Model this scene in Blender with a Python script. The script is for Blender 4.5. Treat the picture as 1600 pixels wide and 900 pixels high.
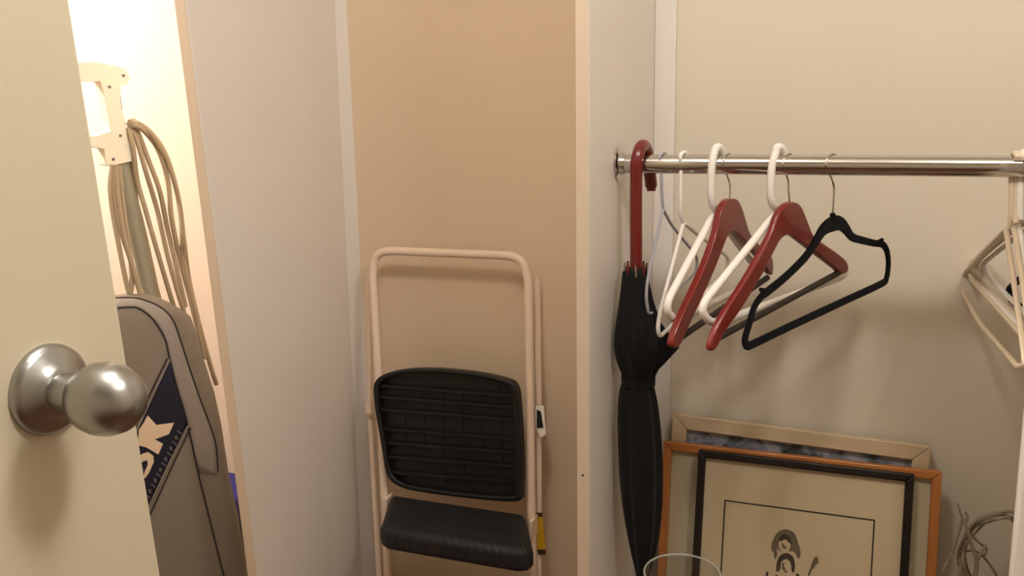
import bpy, bmesh, math, random
from mathutils import Vector, Matrix
from mathutils.bvhtree import BVHTree
random.seed(7)
S = bpy.context.scene
COL = S.collection
for o in list(bpy.data.objects):
    bpy.data.objects.remove(o)

# ------------------------------------------------------------------ camera
F = 1400.0
ROW = ((0.93807875, 0.34562755, -0.02344892),
       (0.05421522, -0.21332788, -0.97547523),
       (-0.34215343, 0.91380130, -0.21885662))
CAM = Vector((0, 0, 1.34))
cd = bpy.data.cameras.new('camera')
cam = bpy.data.objects.new('camera', cd)
COL.objects.link(cam)
r0, r1, r2 = (Vector(r) for r in ROW)
cam.matrix_world = Matrix(((r0.x, -r1.x, -r2.x, CAM.x), (r0.y, -r1.y, -r2.y, CAM.y), (r0.z, -r1.z, -r2.z, CAM.z), (0, 0, 0, 1)))
cd.sensor_width = 36
cd.lens = 36 * F / 1600
cd.clip_start = 0.02
S.camera = cam

# ------------------------------------------------------------------ world, lights, exposure
def lin(c):
    return tuple((v / 255 / 12.92) if v / 255 <= 0.04045 else ((v / 255 + 0.055) / 1.055) ** 2.4 for v in c)

w = bpy.data.worlds.new('world'); S.world = w
w.use_nodes = True
w.node_tree.nodes['Background'].inputs[0].default_value = (1.0, 0.94, 0.86, 1)
w.node_tree.nodes['Background'].inputs[1].default_value = 0.05
S.view_settings.view_transform = 'Standard'
S.view_settings.look = 'None'
S.view_settings.gamma = 1
S.view_settings.use_curve_mapping = False
S.view_settings.exposure = 0.08

def lamp(name, kind, loc, energy, color, size, rot=None):
    d = bpy.data.lights.new(name, kind)
    d.energy = energy; d.color = color
    if kind == 'AREA':
        d.shape = 'DISK'; d.size = size
    else:
        d.shadow_soft_size = size
    o = bpy.data.objects.new(name, d); COL.objects.link(o); o.location = loc
    if rot: o.rotation_euler = rot
    return o
WARM = (1.0, 0.965, 0.92)
lamp('hall_lamp_light', 'POINT', (-0.36, 0.62, 2.24), 22, WARM, 0.10)
lamp('hall_lamp_light', 'POINT', (0.50, 0.62, 2.24), 25, WARM, 0.10)
lamp('closet_lamp_light', 'POINT', (-2.36, 1.22, 1.86), 52, (1.0, 0.93, 0.86), 0.06)

# ------------------------------------------------------------------ measuring helpers (photo sight line -> point on a real plane)
def sight(px, py):
    a, b = (px - 800) / F, (py - 450) / F
    return r0 * a + r1 * b + r2
def at(px, py, Y):
    r = sight(px, py); return CAM + r * (Y / r.y)
def onp(px, py, O, n):
    r = sight(px, py); return CAM + r * ((O - CAM).dot(n) / r.dot(n))

# ------------------------------------------------------------------ materials
MATS = {}
def mat(name, rgb, rough=0.6, metal=0.0, spec=0.5, noise=0.0, nscale=30, bump=0.0, bscale=200, sheen=0.0, trans=0.0, ior=1.45, coat=0.0, stretch=None):
    m = bpy.data.materials.new(name); m.use_nodes = True
    nt = m.node_tree; b = nt.nodes['Principled BSDF']
    c = lin(rgb) + (1,)
    b.inputs['Base Color'].default_value = c
    b.inputs['Roughness'].default_value = rough
    b.inputs['Metallic'].default_value = metal
    b.inputs['Specular IOR Level'].default_value = spec
    b.inputs['Sheen Weight'].default_value = sheen
    b.inputs['Transmission Weight'].default_value = trans
    b.inputs['IOR'].default_value = ior
    b.inputs['Coat Weight'].default_value = coat
    tc = nt.nodes.new('ShaderNodeTexCoord'); src = tc.outputs['Object']
    if stretch:
        mp = nt.nodes.new('ShaderNodeMapping'); mp.inputs['Scale'].default_value = stretch
        nt.links.new(src, mp.inputs['Vector']); src = mp.outputs['Vector']
    if noise:
        n = nt.nodes.new('ShaderNodeTexNoise'); n.inputs['Scale'].default_value = nscale; n.inputs['Detail'].default_value = 4
        nt.links.new(src, n.inputs['Vector'])
        mx = nt.nodes.new('ShaderNodeMix'); mx.data_type = 'RGBA'
        mx.inputs[6].default_value = tuple(v * (1 - noise) for v in c[:3]) + (1,)
        mx.inputs[7].default_value = tuple(min(1, v * (1 + noise)) for v in c[:3]) + (1,)
        nt.links.new(n.outputs['Fac'], mx.inputs[0]); nt.links.new(mx.outputs[2], b.inputs['Base Color'])
    if bump:
        n2 = nt.nodes.new('ShaderNodeTexNoise'); n2.inputs['Scale'].default_value = bscale; n2.inputs['Detail'].default_value = 3
        nt.links.new(src, n2.inputs['Vector'])
        bp = nt.nodes.new('ShaderNodeBump'); bp.inputs['Strength'].default_value = bump; bp.inputs['Distance'].default_value = 0.002
        nt.links.new(n2.outputs['Fac'], bp.inputs['Height']); nt.links.new(bp.outputs['Normal'], b.inputs['Normal'])
    MATS[name] = m
    return m
M_wall = mat('cream_wall_paint', (224, 213, 194), 0.75, spec=0.25, noise=0.03, nscale=3, bump=0.08, bscale=260)
M_vacwall = mat('pale_pink_wall_paint', (232, 214, 198), 0.75, spec=0.25, noise=0.03, nscale=3, bump=0.08, bscale=260)
M_alcove = mat('bounce_tinted_wall_paint', (230, 207, 178), 0.75, spec=0.25, noise=0.03, nscale=3, bump=0.08, bscale=260)  # cream wall with the alcove's warm bounce light put into its colour
M_white = mat('white_panel_paint', (232, 225, 217), 0.4, spec=0.4, noise=0.03, nscale=5, bump=0.05, bscale=120, stretch=(1, 1, 0.15))
M_edge = mat('tan_edge_band', (212, 193, 171), 0.55, spec=0.3)
M_door = mat('cream_door_paint', (214, 203, 178), 0.5, spec=0.35, noise=0.02, nscale=4, bump=0.06, bscale=220)
M_floor = mat('brown_wood_floor', (98, 62, 40), 0.4, noise=0.25, nscale=6, bump=0.1, bscale=40, stretch=(1, 8, 1))
M_ceil = mat('white_ceiling_paint', (226, 216, 200), 0.85)
M_chrome = mat('chrome', (205, 202, 198), 0.12, metal=1.0)
M_steel = mat('brushed_steel', (170, 171, 170), 0.3, metal=1.0, bump=0.03, bscale=300)
M_redwood = mat('red_lacquered_wood', (122, 32, 26), 0.32, coat=0.3, noise=0.16, nscale=14, stretch=(1, 1, 5))
M_handle = mat('cherry_red_handle', (108, 24, 22), 0.28, coat=0.4, noise=0.12, nscale=12, stretch=(3, 3, 1))
M_blackcloth = mat('black_umbrella_cloth', (11, 11, 13), 0.7, spec=0.3, sheen=0.05, bump=0.25, bscale=350)
M_velvet = mat('black_velvet', (13, 13, 16), 0.95, spec=0.1, sheen=0.06, bump=0.3, bscale=600)
M_whiteplastic = mat('white_plastic', (242, 236, 228), 0.38)
M_creamplastic = mat('cream_plastic', (224, 206, 180), 0.42)
M_wirecoat = mat('grey_coated_wire', (172, 170, 176), 0.4)
M_bar = mat('dark_brown_bar', (48, 40, 32), 0.6, bump=0.2, bscale=200)
M_blackplastic = mat('black_plastic', (17, 17, 19), 0.42, noise=0.1, nscale=40, bump=0.1, bscale=260)
M_tube = mat('cream_enamel_tube', (240, 216, 194), 0.36, coat=0.2)
M_vacwhite = mat('vacuum_white_plastic', (236, 228, 208), 0.4)
M_vacgrey = mat('vacuum_grey_tube', (150, 146, 126), 0.4)
M_cord = mat('beige_cord', (172, 154, 128), 0.55)
M_bag = mat('grey_bag_cloth', (138, 128, 116), 0.85, spec=0.2, noise=0.08, nscale=14, bump=0.35, bscale=420)
M_bagband = mat('pale_grey_band', (156, 147, 140), 0.8, spec=0.2, noise=0.05, nscale=20, bump=0.3, bscale=420)
M_pipe = mat('dark_piping', (42, 34, 34), 0.7)
M_navy = mat('navy_print', (24, 26, 46), 0.6)
M_cream = mat('cream_print', (232, 208, 178), 0.6)
M_silver = mat('silver_line_print', (140, 130, 122), 0.5)
M_oakframe = mat('pale_oak', (198, 176, 144), 0.5, noise=0.15, nscale=10, bump=0.15, bscale=80, stretch=(1, 8, 8))
M_orange = mat('orange_brown_wood', (186, 116, 58), 0.35, coat=0.3, noise=0.18, nscale=12, stretch=(1, 6, 6))
M_blackframe = mat('black_lacquer_frame', (24, 15, 11), 0.45)
M_mat = mat('ivory_mat_board', (206, 194, 162), 0.8, noise=0.03, nscale=8)
M_paper = mat('drawing_paper', (203, 184, 150), 0.8, noise=0.03, nscale=6)
M_ink = mat('brown_black_ink', (44, 30, 18), 0.8)
M_inkgrey = mat('grey_ink_wash', (108, 94, 76), 0.8, noise=0.3, nscale=70)
M_inkdark = mat('dark_ink_wash', (62, 48, 36), 0.8, noise=0.3, nscale=70)
M_twig = mat('dry_twig_bark', (156, 142, 120), 0.8, noise=0.3, nscale=30, bump=0.4, bscale=150)
M_twigdark = mat('dark_vine_bark', (136, 120, 98), 0.85, noise=0.3, nscale=30, bump=0.4, bscale=150)
M_yellow = mat('yellow_sticker', (206, 164, 36), 0.5, noise=0.1, nscale=60)
M_brown = mat('brown_print', (70, 44, 22), 0.6)
M_blue = mat('royal_blue_plastic', (32, 33, 112), 0.5)
M_dark = mat('dark_box', (16, 14, 15), 0.6)
M_rubber = mat('grey_rubber', (70, 68, 66), 0.8)
M_grey = mat('grey_switch', (120, 122, 132), 0.5)
M_screw = mat('dark_screw', (110, 104, 98), 0.4, metal=0.6)
def glassmat(name, rgb, rough=0.02):
    return mat(name, rgb, rough, trans=1.0, ior=1.47)

# pane over the picture prints: thin clear acrylic
def panemat(name, tint, lo, hi):
    m = bpy.data.materials.new(name); m.use_nodes = True
    nt = m.node_tree; nt.nodes.remove(nt.nodes['Principled BSDF'])
    t = nt.nodes.new('ShaderNodeBsdfTransparent'); t.inputs['Color'].default_value = tint; g = nt.nodes.new('ShaderNodeBsdfGlossy'); g.inputs['Roughness'].default_value = 0.05
    mx = nt.nodes.new('ShaderNodeMixShader'); lw = nt.nodes.new('ShaderNodeLayerWeight'); lw.inputs['Blend'].default_value = 0.5; pw = nt.nodes.new('ShaderNodeMath'); pw.operation = 'POWER'; pw.inputs[1].default_value = 5.0; fr = nt.nodes.new('ShaderNodeMapRange'); fr.inputs['To Min'].default_value = lo; fr.inputs['To Max'].default_value = hi
    nt.links.new(lw.outputs['Facing'], pw.inputs[0]); nt.links.new(pw.outputs[0], fr.inputs['Value'])
    nt.links.new(fr.outputs[0], mx.inputs[0]); nt.links.new(t.outputs[0], mx.inputs[1]); nt.links.new(g.outputs[0], mx.inputs[2])
    nt.links.new(mx.outputs[0], nt.nodes['Material Output'].inputs[0])
    return m
M_pane = panemat('picture_pane', (1, 1, 1, 1), 0.02, 0.8)
M_glass = panemat('clear_glass', (0.97, 0.975, 0.965, 1), 0.05, 0.9)
def rimmat():
    m = bpy.data.materials.new('pale_glass_edge'); m.use_nodes = True
    nt = m.node_tree; b = nt.nodes['Principled BSDF']
    b.inputs['Base Color'].default_value = (0.62, 0.62, 0.56, 1); b.inputs['Roughness'].default_value = 0.08; b.inputs['Alpha'].default_value = 0.55; b.inputs['Coat Weight'].default_value = 0.5
    return m
M_rim = rimmat()
# blue-grey landscape print, procedural
def printmat():
    m = bpy.data.materials.new('blue_grey_print'); m.use_nodes = True
    nt = m.node_tree; b = nt.nodes['Principled BSDF']; b.inputs['Roughness'].default_value = 0.6
    tc = nt.nodes.new('ShaderNodeTexCoord'); n = nt.nodes.new('ShaderNodeTexNoise')
    n.inputs['Scale'].default_value = 22; n.inputs['Detail'].default_value = 5; n.inputs['Distortion'].default_value = 0.6
    cr = nt.nodes.new('ShaderNodeValToRGB')
    e = cr.color_ramp.elements
    e[0].position = 0.36; e[0].color = lin((46, 46, 46)) + (1,)
    e[1].position = 0.62; e[1].color = lin((176, 172, 180)) + (1,)
    k = e.new(0.44); k.color = lin((82, 90, 86)) + (1,)
    k = e.new(0.50); k.color = lin((124, 128, 142)) + (1,)
    nt.links.new(tc.outputs['Object'], n.inputs['Vector']); nt.links.new(n.outputs['Fac'], cr.inputs[0])
    nt.links.new(cr.outputs[0], b.inputs['Base Color'])
    return m
M_print = printmat()
# step tread: diagonal ribs as fine relief
def treadmat():
    m = mat('ribbed_black_tread', (30, 30, 33), 0.55)
    nt = m.node_tree; b = nt.nodes['Principled BSDF']
    tc = nt.nodes.new('ShaderNodeTexCoord'); mp = nt.nodes.new('ShaderNodeMapping'); mp.inputs['Rotation'].default_value = (0, 0, 0.5)
    wv = nt.nodes.new('ShaderNodeTexWave'); wv.inputs['Scale'].default_value = 34; wv.inputs['Distortion'].default_value = 1.2; wv.bands_direction = 'Y'
    wv.inputs['Detail'].default_value = 2
    bp = nt.nodes.new('ShaderNodeBump'); bp.inputs['Strength'].default_value = 0.35; bp.inputs['Distance'].default_value = 0.003
    nt.links.new(tc.outputs['Object'], mp.inputs['Vector']); nt.links.new(mp.outputs[0], wv.inputs['Vector'])
    nt.links.new(wv.outputs['Fac'], bp.inputs['Height']); nt.links.new(bp.outputs[0], b.inputs['Normal'])
    return m
M_tread = treadmat()

# ------------------------------------------------------------------ mesh helpers
class MB:
    def __init__(s): s.v = []; s.f = []
    def add(s, vs, fs):
        k = len(s.v); s.v += [tuple(v) for v in vs]; s.f += [tuple(i + k for i in f) for f in fs]; return s
    def box(s, lo, hi):
        (a, b, c), (d, e, f) = lo, hi
        return s.hexa([(a, b, c), (d, b, c), (d, e, c), (a, e, c)], [(a, b, f), (d, b, f), (d, e, f), (a, e, f)])
    def hexa(s, bot, top):
        return s.add(list(bot) + list(top), [(3, 2, 1, 0), (4, 5, 6, 7), (0, 1, 5, 4), (1, 2, 6, 5), (2, 3, 7, 6), (3, 0, 4, 7)])
    def sweep(s, pts, a, b=None, n=10, closed=False, ref=None, sq=2.0):
        """tube along pts; a = half size across (in plane), b = half size along ref; numbers or lists"""
        pts = [Vector(p) for p in pts]; N = len(pts)
        A = a if isinstance(a, (list, tuple)) else [a] * N
        B = A if b is None else (b if isinstance(b, (list, tuple)) else [b] * N)
        nrm = None; rings = []
        for i in range(N):
            if closed: t = pts[(i + 1) % N] - pts[i - 1]
            else: t = pts[min(i + 1, N - 1)] - pts[max(i - 1, 0)]
            t.normalize()
            if ref is not None:
                e2 = (Vector(ref) - t * t.dot(Vector(ref))).normalized(); e1 = t.cross(e2)
            else:
                if nrm is None:
                    nrm = t.orthogonal().normalized()
                nrm = (nrm - t * t.dot(nrm)).normalized(); e1 = nrm; e2 = t.cross(nrm)
            ring = []
            for k in range(n):
                th = 2 * math.pi * (k + 0.5) / n
                c, q = math.cos(th), math.sin(th)
                if sq != 2.0:
                    c = math.copysign(abs(c) ** (2 / sq), c); q = math.copysign(abs(q) ** (2 / sq), q)
                ring.append(pts[i] + e1 * (A[i] * c) + e2 * (B[i] * q))
            rings.append(ring)
        return s.loft(rings, closed)
    def loft(s, rings, closed=False, caps=True):
        n = len(rings[0]); N = len(rings); vs = [p for r in rings for p in r]; fs = []
        for i in range(N if closed else N - 1):
            j = (i + 1) % N
            for k in range(n):
                l = (k + 1) % n
                fs.append((i * n + k, i * n + l, j * n + l, j * n + k))
        if not closed and caps:
            fs.append(tuple(reversed(range(n)))); fs.append(tuple((N - 1) * n + k for k in range(n)))
        return s.add(vs, fs)
    def lathe(s, O, axis, prof, n=32):
        O = Vector(O); ax = Vector(axis).normalized(); e1 = ax.orthogonal().normalized(); e2 = ax.cross(e1)
        return s.loft([[O + ax * h + (e1 * math.cos(2 * math.pi * k / n) + e2 * math.sin(2 * math.pi * k / n)) * max(r, 1e-4) for k in range(n)] for r, h in prof])
    def prism(s, loops, d):
        """loops: outer (+holes) lists of 3-D points in one plane, extruded by vector d"""
        bm = bmesh.new(); ed = []
        for lp in loops:
            vs = [bm.verts.new(p) for p in lp]
            ed += [bm.edges.new((vs[i], vs[(i + 1) % len(vs)])) for i in range(len(vs))]
        bmesh.ops.triangle_fill(bm, use_beauty=True, use_dissolve=True, edges=ed)
        g = bmesh.ops.extrude_face_region(bm, geom=bm.faces[:])
        bmesh.ops.translate(bm, vec=Vector(d), verts=[e for e in g['geom'] if isinstance(e, bmesh.types.BMVert)])
        bm.verts.index_update()
        s.add([v.co.copy() for v in bm.verts], [tuple(v.index for v in f.verts) for f in bm.faces]); bm.free(); return s
    def obj(s, name, m, parent=None, bevel=0, seg=2, smooth=True, sub=0, origin=None):
        me = bpy.data.meshes.new(name)
        if origin is not None: s.v = [tuple(Vector(v) - Vector(origin)) for v in s.v]
        me.from_pydata(s.v, [], s.f); me.update()
        bm = bmesh.new(); bm.from_mesh(me); bmesh.ops.recalc_face_normals(bm, faces=bm.faces[:]); bm.to_mesh(me); bm.free()
        if smooth:
            for p in me.polygons: p.use_smooth = True
            me.set_sharp_from_angle(angle=math.radians(40))
        me.materials.append(m)
        o = bpy.data.objects.new(name, me); COL.objects.link(o)
        if origin is not None: o.location = origin
        if parent is not None: o.parent = parent
        if bevel:
            b = o.modifiers.new('bevel', 'BEVEL'); b.width = bevel; b.segments = seg; b.limit_method = 'ANGLE'; b.angle_limit = math.radians(40)
            if hasattr(b, 'harden_normals'): b.harden_normals = False
        if sub:
            q = o.modifiers.new('sub', 'SUBSURF'); q.levels = sub; q.render_levels = sub
        return o
def tag(o, label=None, cat=None, group=None, kind=None):
    if label: o['label'] = label
    if cat: o['category'] = cat
    if group: o['group'] = group
    if kind: o['kind'] = kind
    return o
def empty(name, loc=(0, 0, 0), label=None, cat=None, group=None, mw=None):
    o = bpy.data.objects.new(name, None); COL.objects.link(o); o.location = loc; o.empty_display_size = 0.05
    if mw is not None: o.matrix_world = mw
    return tag(o, label, cat, group)
def fillet(pts, r, n=5, closed=False):
    pts = [Vector(p) for p in pts]; N = len(pts); out = []
    for i in range(N):
        if not closed and i in (0, N - 1): out.append(pts[i]); continue
        p, a, b = pts[i], pts[i - 1], pts[(i + 1) % N]
        ri = r[i] if isinstance(r, (list, tuple)) else r
        da = min(ri, (a - p).length * 0.48); db = min(ri, (b - p).length * 0.48)
        A = p + (a - p).normalized() * da; B = p + (b - p).normalized() * db
        for k in range(n + 1):
            t = k / n; out.append(A * (1 - t) ** 2 + p * (2 * t * (1 - t)) + B * t * t)
    return out
def smooth(pts, n=6, closed=False):
    pts = [Vector(p) for p in pts]; N = len(pts); out = []
    g = (lambda i: pts[i % N]) if closed else (lambda i: pts[max(0, min(N - 1, i))])
    for i in range(N if closed else N - 1):
        p0, p1, p2, p3 = g(i - 1), g(i), g(i + 1), g(i + 2)
        for k in range(n):
            t = k / n
            out.append(0.5 * ((2 * p1) + (p2 - p0) * t + (2 * p0 - 5 * p1 + 4 * p2 - p3) * t * t + (3 * p1 - p0 - 3 * p2 + p3) * t ** 3))
    if not closed: out.append(pts[-1])
    return out
def lerp(a, b, t): return a + (b - a) * t
def interp(tab, x):
    for (x0, *a), (x1, *b) in zip(tab, tab[1:]):
        if x <= x1:
            t = max(0, (x - x0) / (x1 - x0)); t = t if t <= 1 else 1
            return [lerp(p, q, t) for p, q in zip(a, b)]
    return list(tab[-1][1:])

# ================================================================== THE SETTING
YB = 2.0            # back wall of the closets
YF = 1.45           # front edges of the dividers
ZC = 2.4
def struct(name, mb, m, bevel=0, **k):
    return tag(mb.obj(name, m, bevel=bevel, **k), kind='structure')
struct('floor', MB().box((-2.5, -1.6, -0.05), (1.6, YB, 0)), M_floor)
struct('ceiling', MB().box((-2.5, -1.6, ZC), (1.6, YB + 0.1, ZC + 0.05)), M_ceil)
XL, XM, XR = -1.185, -0.402, 0.66
struct('wall_back_vacuum_closet', MB().box((-2.5, YB, 0), (XL - 0.01, YB + 0.1, ZC)), M_vacwall)
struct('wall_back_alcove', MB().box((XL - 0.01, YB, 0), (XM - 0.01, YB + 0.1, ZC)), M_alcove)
struct('wall_back_closet', MB().box((XM - 0.01, YB, 0), (1.6, YB + 0.1, ZC)), M_wall)
struct('wall_left', MB().box((-2.6, -1.6, 0), (-2.5, YB + 0.1, ZC)), M_wall)
struct('wall_right', MB().box((1.6, -1.6, 0), (1.7, YB + 0.1, ZC)), M_wall)
struct('wall_front', MB().box((-2.6, -1.7, 0), (1.7, -1.6, ZC)), M_wall)
# unseen wall added behind the open door to block closet lamp spill
struct('light_blocker_hall_left', MB().box((-1.34, -1.6, 0), (-1.30, 1.10, ZC)), M_wall)
# dividers: slightly warped tall white panels, front edge at YF
def panel(name, near, far, t, y0, y1=YB):
    """near/far: X of the right-hand face as (x at z=0, x at z=ZC); t thickness"""
    n0, n1 = near; f0, f1 = far
    bot = [(n0 - t, y0, 0), (n0, y0, 0), (f0, y1, 0), (f0 - t, y1, 0)]
    top = [(n1 - t, y0, ZC), (n1, y0, ZC), (f1, y1, ZC), (f1 - t, y1, ZC)]
    o = struct(name, MB().hexa(bot, top), M_white, bevel=0.003)
    e = 0.0012
    MB().hexa([(n0 - t, y0 - e, 0), (n0 - 0.001, y0 - e, 0), (n0 - 0.001, y0 + e, 0), (n0 - t, y0 + e, 0)], [(n1 - t, y0 - e, ZC), (n1 - 0.001, y0 - e, ZC), (n1 - 0.001, y0 + e, ZC), (n1 - t, y0 + e, ZC)]).obj('edge_band', M_edge, o)
    return o
div1 = panel('wall_divider_left', (-1.137, -1.219), (-1.206, -1.168), 0.024, YF)
div2 = panel('wall_divider_middle', (XM - 0.004, XM + 0.006), (XM, XM), 0.022, YF)
struct('wall_closet_end', MB().box((XR, YF, 0), (XR + 0.02, YB, ZC)), M_white, bevel=0.002)
# low white upright at the front right corner of the closet
e0, e1 = at(1600, 600, YF), at(1575, 900, YF)
xe = lambda z: e1.x + (e0.x - e1.x) * (z - e1.z) / (e0.z - e1.z)
struct('trim_4', MB().hexa([(xe(0), YF, 0), (xe(0) + 0.34, YF - 0.03, 0), (xe(0) + 0.34, YF - 0.01, 0), (xe(0), YF + 0.02, 0)], [(xe(0.98), YF, 1.38), (xe(0.98) + 0.34, YF - 0.03, 1.38), (xe(0.98) + 0.34, YF - 0.01, 1.38), (xe(0.98), YF + 0.02, 1.38)]), M_white, bevel=0.006)
# corner battens where the dividers meet the back wall
struct('trim_2', MB().hexa([(XL - 0.026, YB, 0), (XL + 0.012, YB, 0), (XL - 0.006, YB - 0.02, 0), (XL - 0.018, YB - 0.04, 0)],
                           [(XL + 0.004, YB, ZC), (XL + 0.030, YB, ZC), (XL + 0.018, YB - 0.02, ZC), (XL + 0.006, YB - 0.04, ZC)]), M_white)
struct('trim_3', MB().box((XM, YB - 0.012, 0), (XM + 0.046, YB, ZC)), M_white, bevel=0.002)
nail = at(911, 742, YF)
MB().lathe((nail.x, YF - 0.0013, nail.z), (0, -1, 0), [(0.0025, 0), (0.002, 0.001), (0, 0.0012)], 10).obj('nail_head', M_screw, div2)

# door, standing open at a right angle beside the camera
DX = -0.551
d0, d1 = onp(108, 0, Vector((DX, 0, 0)), Vector((1, 0, 0))), onp(251, 900, Vector((DX, 0, 0)), Vector((1, 0, 0)))
ye = lambda z: d1.y + (d0.y - d1.y) * (z - d1.z) / (d0.z - d1.z)
hy = -0.24
bot = [(DX - 0.035, hy + (ye(0.01) - ye(1)), 0.01), (DX, hy + (ye(0.01) - ye(1)), 0.01), (DX, ye(0.01), 0.01), (DX - 0.035, ye(0.01), 0.01)]
top = [(DX - 0.035, hy + (ye(2.03) - ye(1)), 2.03), (DX, hy + (ye(2.03) - ye(1)), 2.03), (DX, ye(2.03), 2.03), (DX - 0.035, ye(2.03), 2.03)]
door = struct('door_1', MB().hexa(bot, top), M_door, bevel=0.002)
kc = onp(75, 608, Vector((DX, 0, 0)), Vector((1, 0, 0)))
O = (DX, kc.y, kc.z)
kd = (0.98, -0.14, 0.03)
knob = MB().lathe(O, kd, [(0.0100, 0.028), (0.0105, 0.038), (0.015, 0.041), (0.0215, 0.047), (0.0252, 0.055), (0.0266, 0.064), (0.0258, 0.073), (0.0225, 0.082), (0.0165, 0.089), (0.0085, 0.0935), (0, 0.0945)], 48).obj('door_knob', M_steel, door)
knob['label'] = 'round brushed metal door knob'
MB().lathe(O, (1, 0, 0), [(0.0345, 0), (0.0345, 0.003), (0.0335, 0.006), (0.030, 0.0085), (0.024, 0.011), (0.019, 0.015), (0.0165, 0.017), (0, 0.017)], 48).obj('rosette', M_steel, knob)
MB().lathe(O, kd, [(0.0135, 0.015), (0.0140, 0.022), (0.0128, 0.026), (0.0118, 0.034), (0.0105, 0.041)], 32).obj('neck', M_steel, knob)
# latch on the door's free edge, hinges on the other
MB().box((DX - 0.028, ye(kc.z) - 0.001, kc.z - 0.028), (DX - 0.007, ye(kc.z) + 0.0015, kc.z + 0.028)).obj('latch_plate', M_steel, door)

# ================================================================== CLOSET ROD
YR = 1.66
RZ = at(1300, 258, YR).z
RR = 0.0178
rod = empty('closet_rod', (XM, YR, RZ), 'chrome closet rod running from the white divider across the right-hand closet', 'rod')
MB().sweep([(0.001, 0, 0), (XR - XM - 0.012, 0, 0)], RR, n=32).obj('tube', M_chrome, rod)
for x, sg in ((0.0, 1), (XR - XM - 0.008, -1)):
    MB().lathe((x, 0, 0), (sg, 0, 0), [(0.031, 0), (0.031, 0.002), (0.027, 0.004), (0.021, 0.005), (0.020, 0.014), (0.0168, 0.014)], 32).obj('flange', M_chrome, rod)
    for a in (0.7, 2.8, 4.9):
        pass

# ================================================================== HANGERS
def hroot(name, px, d, label, group, cat='hanger'):
    """px: where the hook crosses the rod; d: horizontal direction towards the far end"""
    p = at(px, 258, YR)
    u = Vector((d[0], d[1], 0)).normalized(); z = Vector((0, 0, 1)); n = z.cross(u)      # local x=u (far), y=n (left), z
    mw = Matrix(((u.x, n.x, 0, p.x), (u.y, n.y, 0, YR), (0, 0, 1, RZ + RR), (0, 0, 0, 1)))
    o = empty(name, (0, 0, 0), label, cat, group, mw)
    inv = mw.inverted()
    def loc(x, y, off=0.0):
        q = inv @ onp(x, y, Vector((p.x, YR, RZ)), n); return Vector((q.x, off, q.z))
    return o, loc
def hookpath(stem, r, over=0.030, near=-1, drop=-0.020):
    """stem: list of local points going up; then over the rod top and down the other side"""
    R = RR + r
    arc = [Vector((near * R * math.cos(t), 0, -RR + R * math.sin(t))) for t in [math.radians(a) for a in range(0, 181, 15)]]
    return stem + arc
UY = (0, 1, 0)
# ---- red wooden suit hangers with a dark trouser bar
def red_hanger(px, d, label, up, lo, bar, stem):
    o, loc = hroot('wooden_hanger', px, d, label, 'red wooden hangers')
    T = 0.0065
    poly = smooth([loc(*p) for p in up + lo], 3, True)
    poly = [Vector((p.x, T, p.z)) for p in poly]
    MB().prism([poly], (0, -2 * T, 0)).obj('body', M_redwood, o, bevel=0.0042, seg=3)
    a, b = loc(*bar[0]), loc(*bar[1])
    e = (b - a).normalized()
    MB().sweep([a - e * 0.012, a, b, b + e * 0.010], 0.0058, n=14).obj('trouser_bar', M_bar, o)
    s = [loc(*p) for p in stem]
    hp = hookpath(s, 0.0018)
    MB().sweep(smooth(hp, 3), 0.0017, n=8).obj('hook', M_chrome, o)
    return o
RUP = [(1106, 546), (1110, 527), (1126, 492), (1161, 437), (1188, 390), (1204, 357), (1211, 336), (1222, 320), (1234, 315), (1247, 320), (1256, 339), (1268, 368), (1285, 381), (1308, 397), (1320, 409), (1321, 424)]
RLO = [(1311, 428), (1302, 420), (1277, 401), (1260, 388), (1243, 375), (1230, 367), (1217, 373), (1206, 392), (1189, 425), (1159, 475), (1130, 517), (1115, 544)]
red_hanger(1232, (0.206, 0.4), 'red wooden suit hanger just left of the black one, nearest the middle of the rod', RUP, RLO, [(1124, 527), (1312, 425)], [(1234, 318), (1232, 300), (1231, 280)])
RUP1 = [(1047, 540), (1050, 522), (1064, 487), (1090, 432), (1106, 392), (1116, 360), (1122, 331), (1130, 315), (1139, 310), (1149, 313), (1156, 328), (1162, 348), (1168, 365), (1183, 383), (1196, 393), (1203, 405), (1203, 428)]
RLO1 = [(1198, 425), (1187, 407), (1172, 390), (1156, 372), (1144, 361), (1134, 366), (1126, 384), (1112, 420), (1091, 467), (1071, 510), (1057, 540)]
red_hanger(1137, (0.131, 0.4), 'red wooden suit hanger second from the right of the two, nearer the umbrella', RUP1, RLO1, [(1064, 527), (1196, 436)], [(1140, 313), (1141, 296), (1139, 282)])

# ---- black velvet hanger
o, loc = hroot('velvet_hanger', 1300, (0.235, 0.4), 'slim black velvet hanger, rightmost of the spaced-out hangers on the rod', None)
pts = [(1303, 349, 13), (1287, 358, 11), (1274, 378, 9), (1258, 402, 7.5), (1228, 432, 7), (1200, 455, 7), (1189, 464, 6), (1178, 481, 6), (1170, 508, 6.5), (1164, 530, 6.5), (1168, 540, 7),
       (1182, 535, 6.5), (1230, 512, 6.5), (1320, 470, 6.5), (1376, 444, 6.5), (1385, 435, 6.5), (1388, 412, 6), (1386, 393, 6), (1379, 382, 6), (1366, 380, 6), (1345, 375, 6.5), (1331, 370, 7), (1322, 358, 9), (1314, 350, 11)]
P = [loc(x, y) for x, y, r in pts]; W = [r * 1.55 / 1400 for x, y, r in pts]
P2, W2 = [], []
Wv = [Vector((q, 0, 0)) for q in W]
P2 = smooth(P, 4, True); W2 = [v.x for v in smooth(Wv, 4, True)]
MB().sweep(P2, W2, 0.0027, n=12, closed=True, ref=UY, sq=4).obj('body', M_velvet, o)
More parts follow.
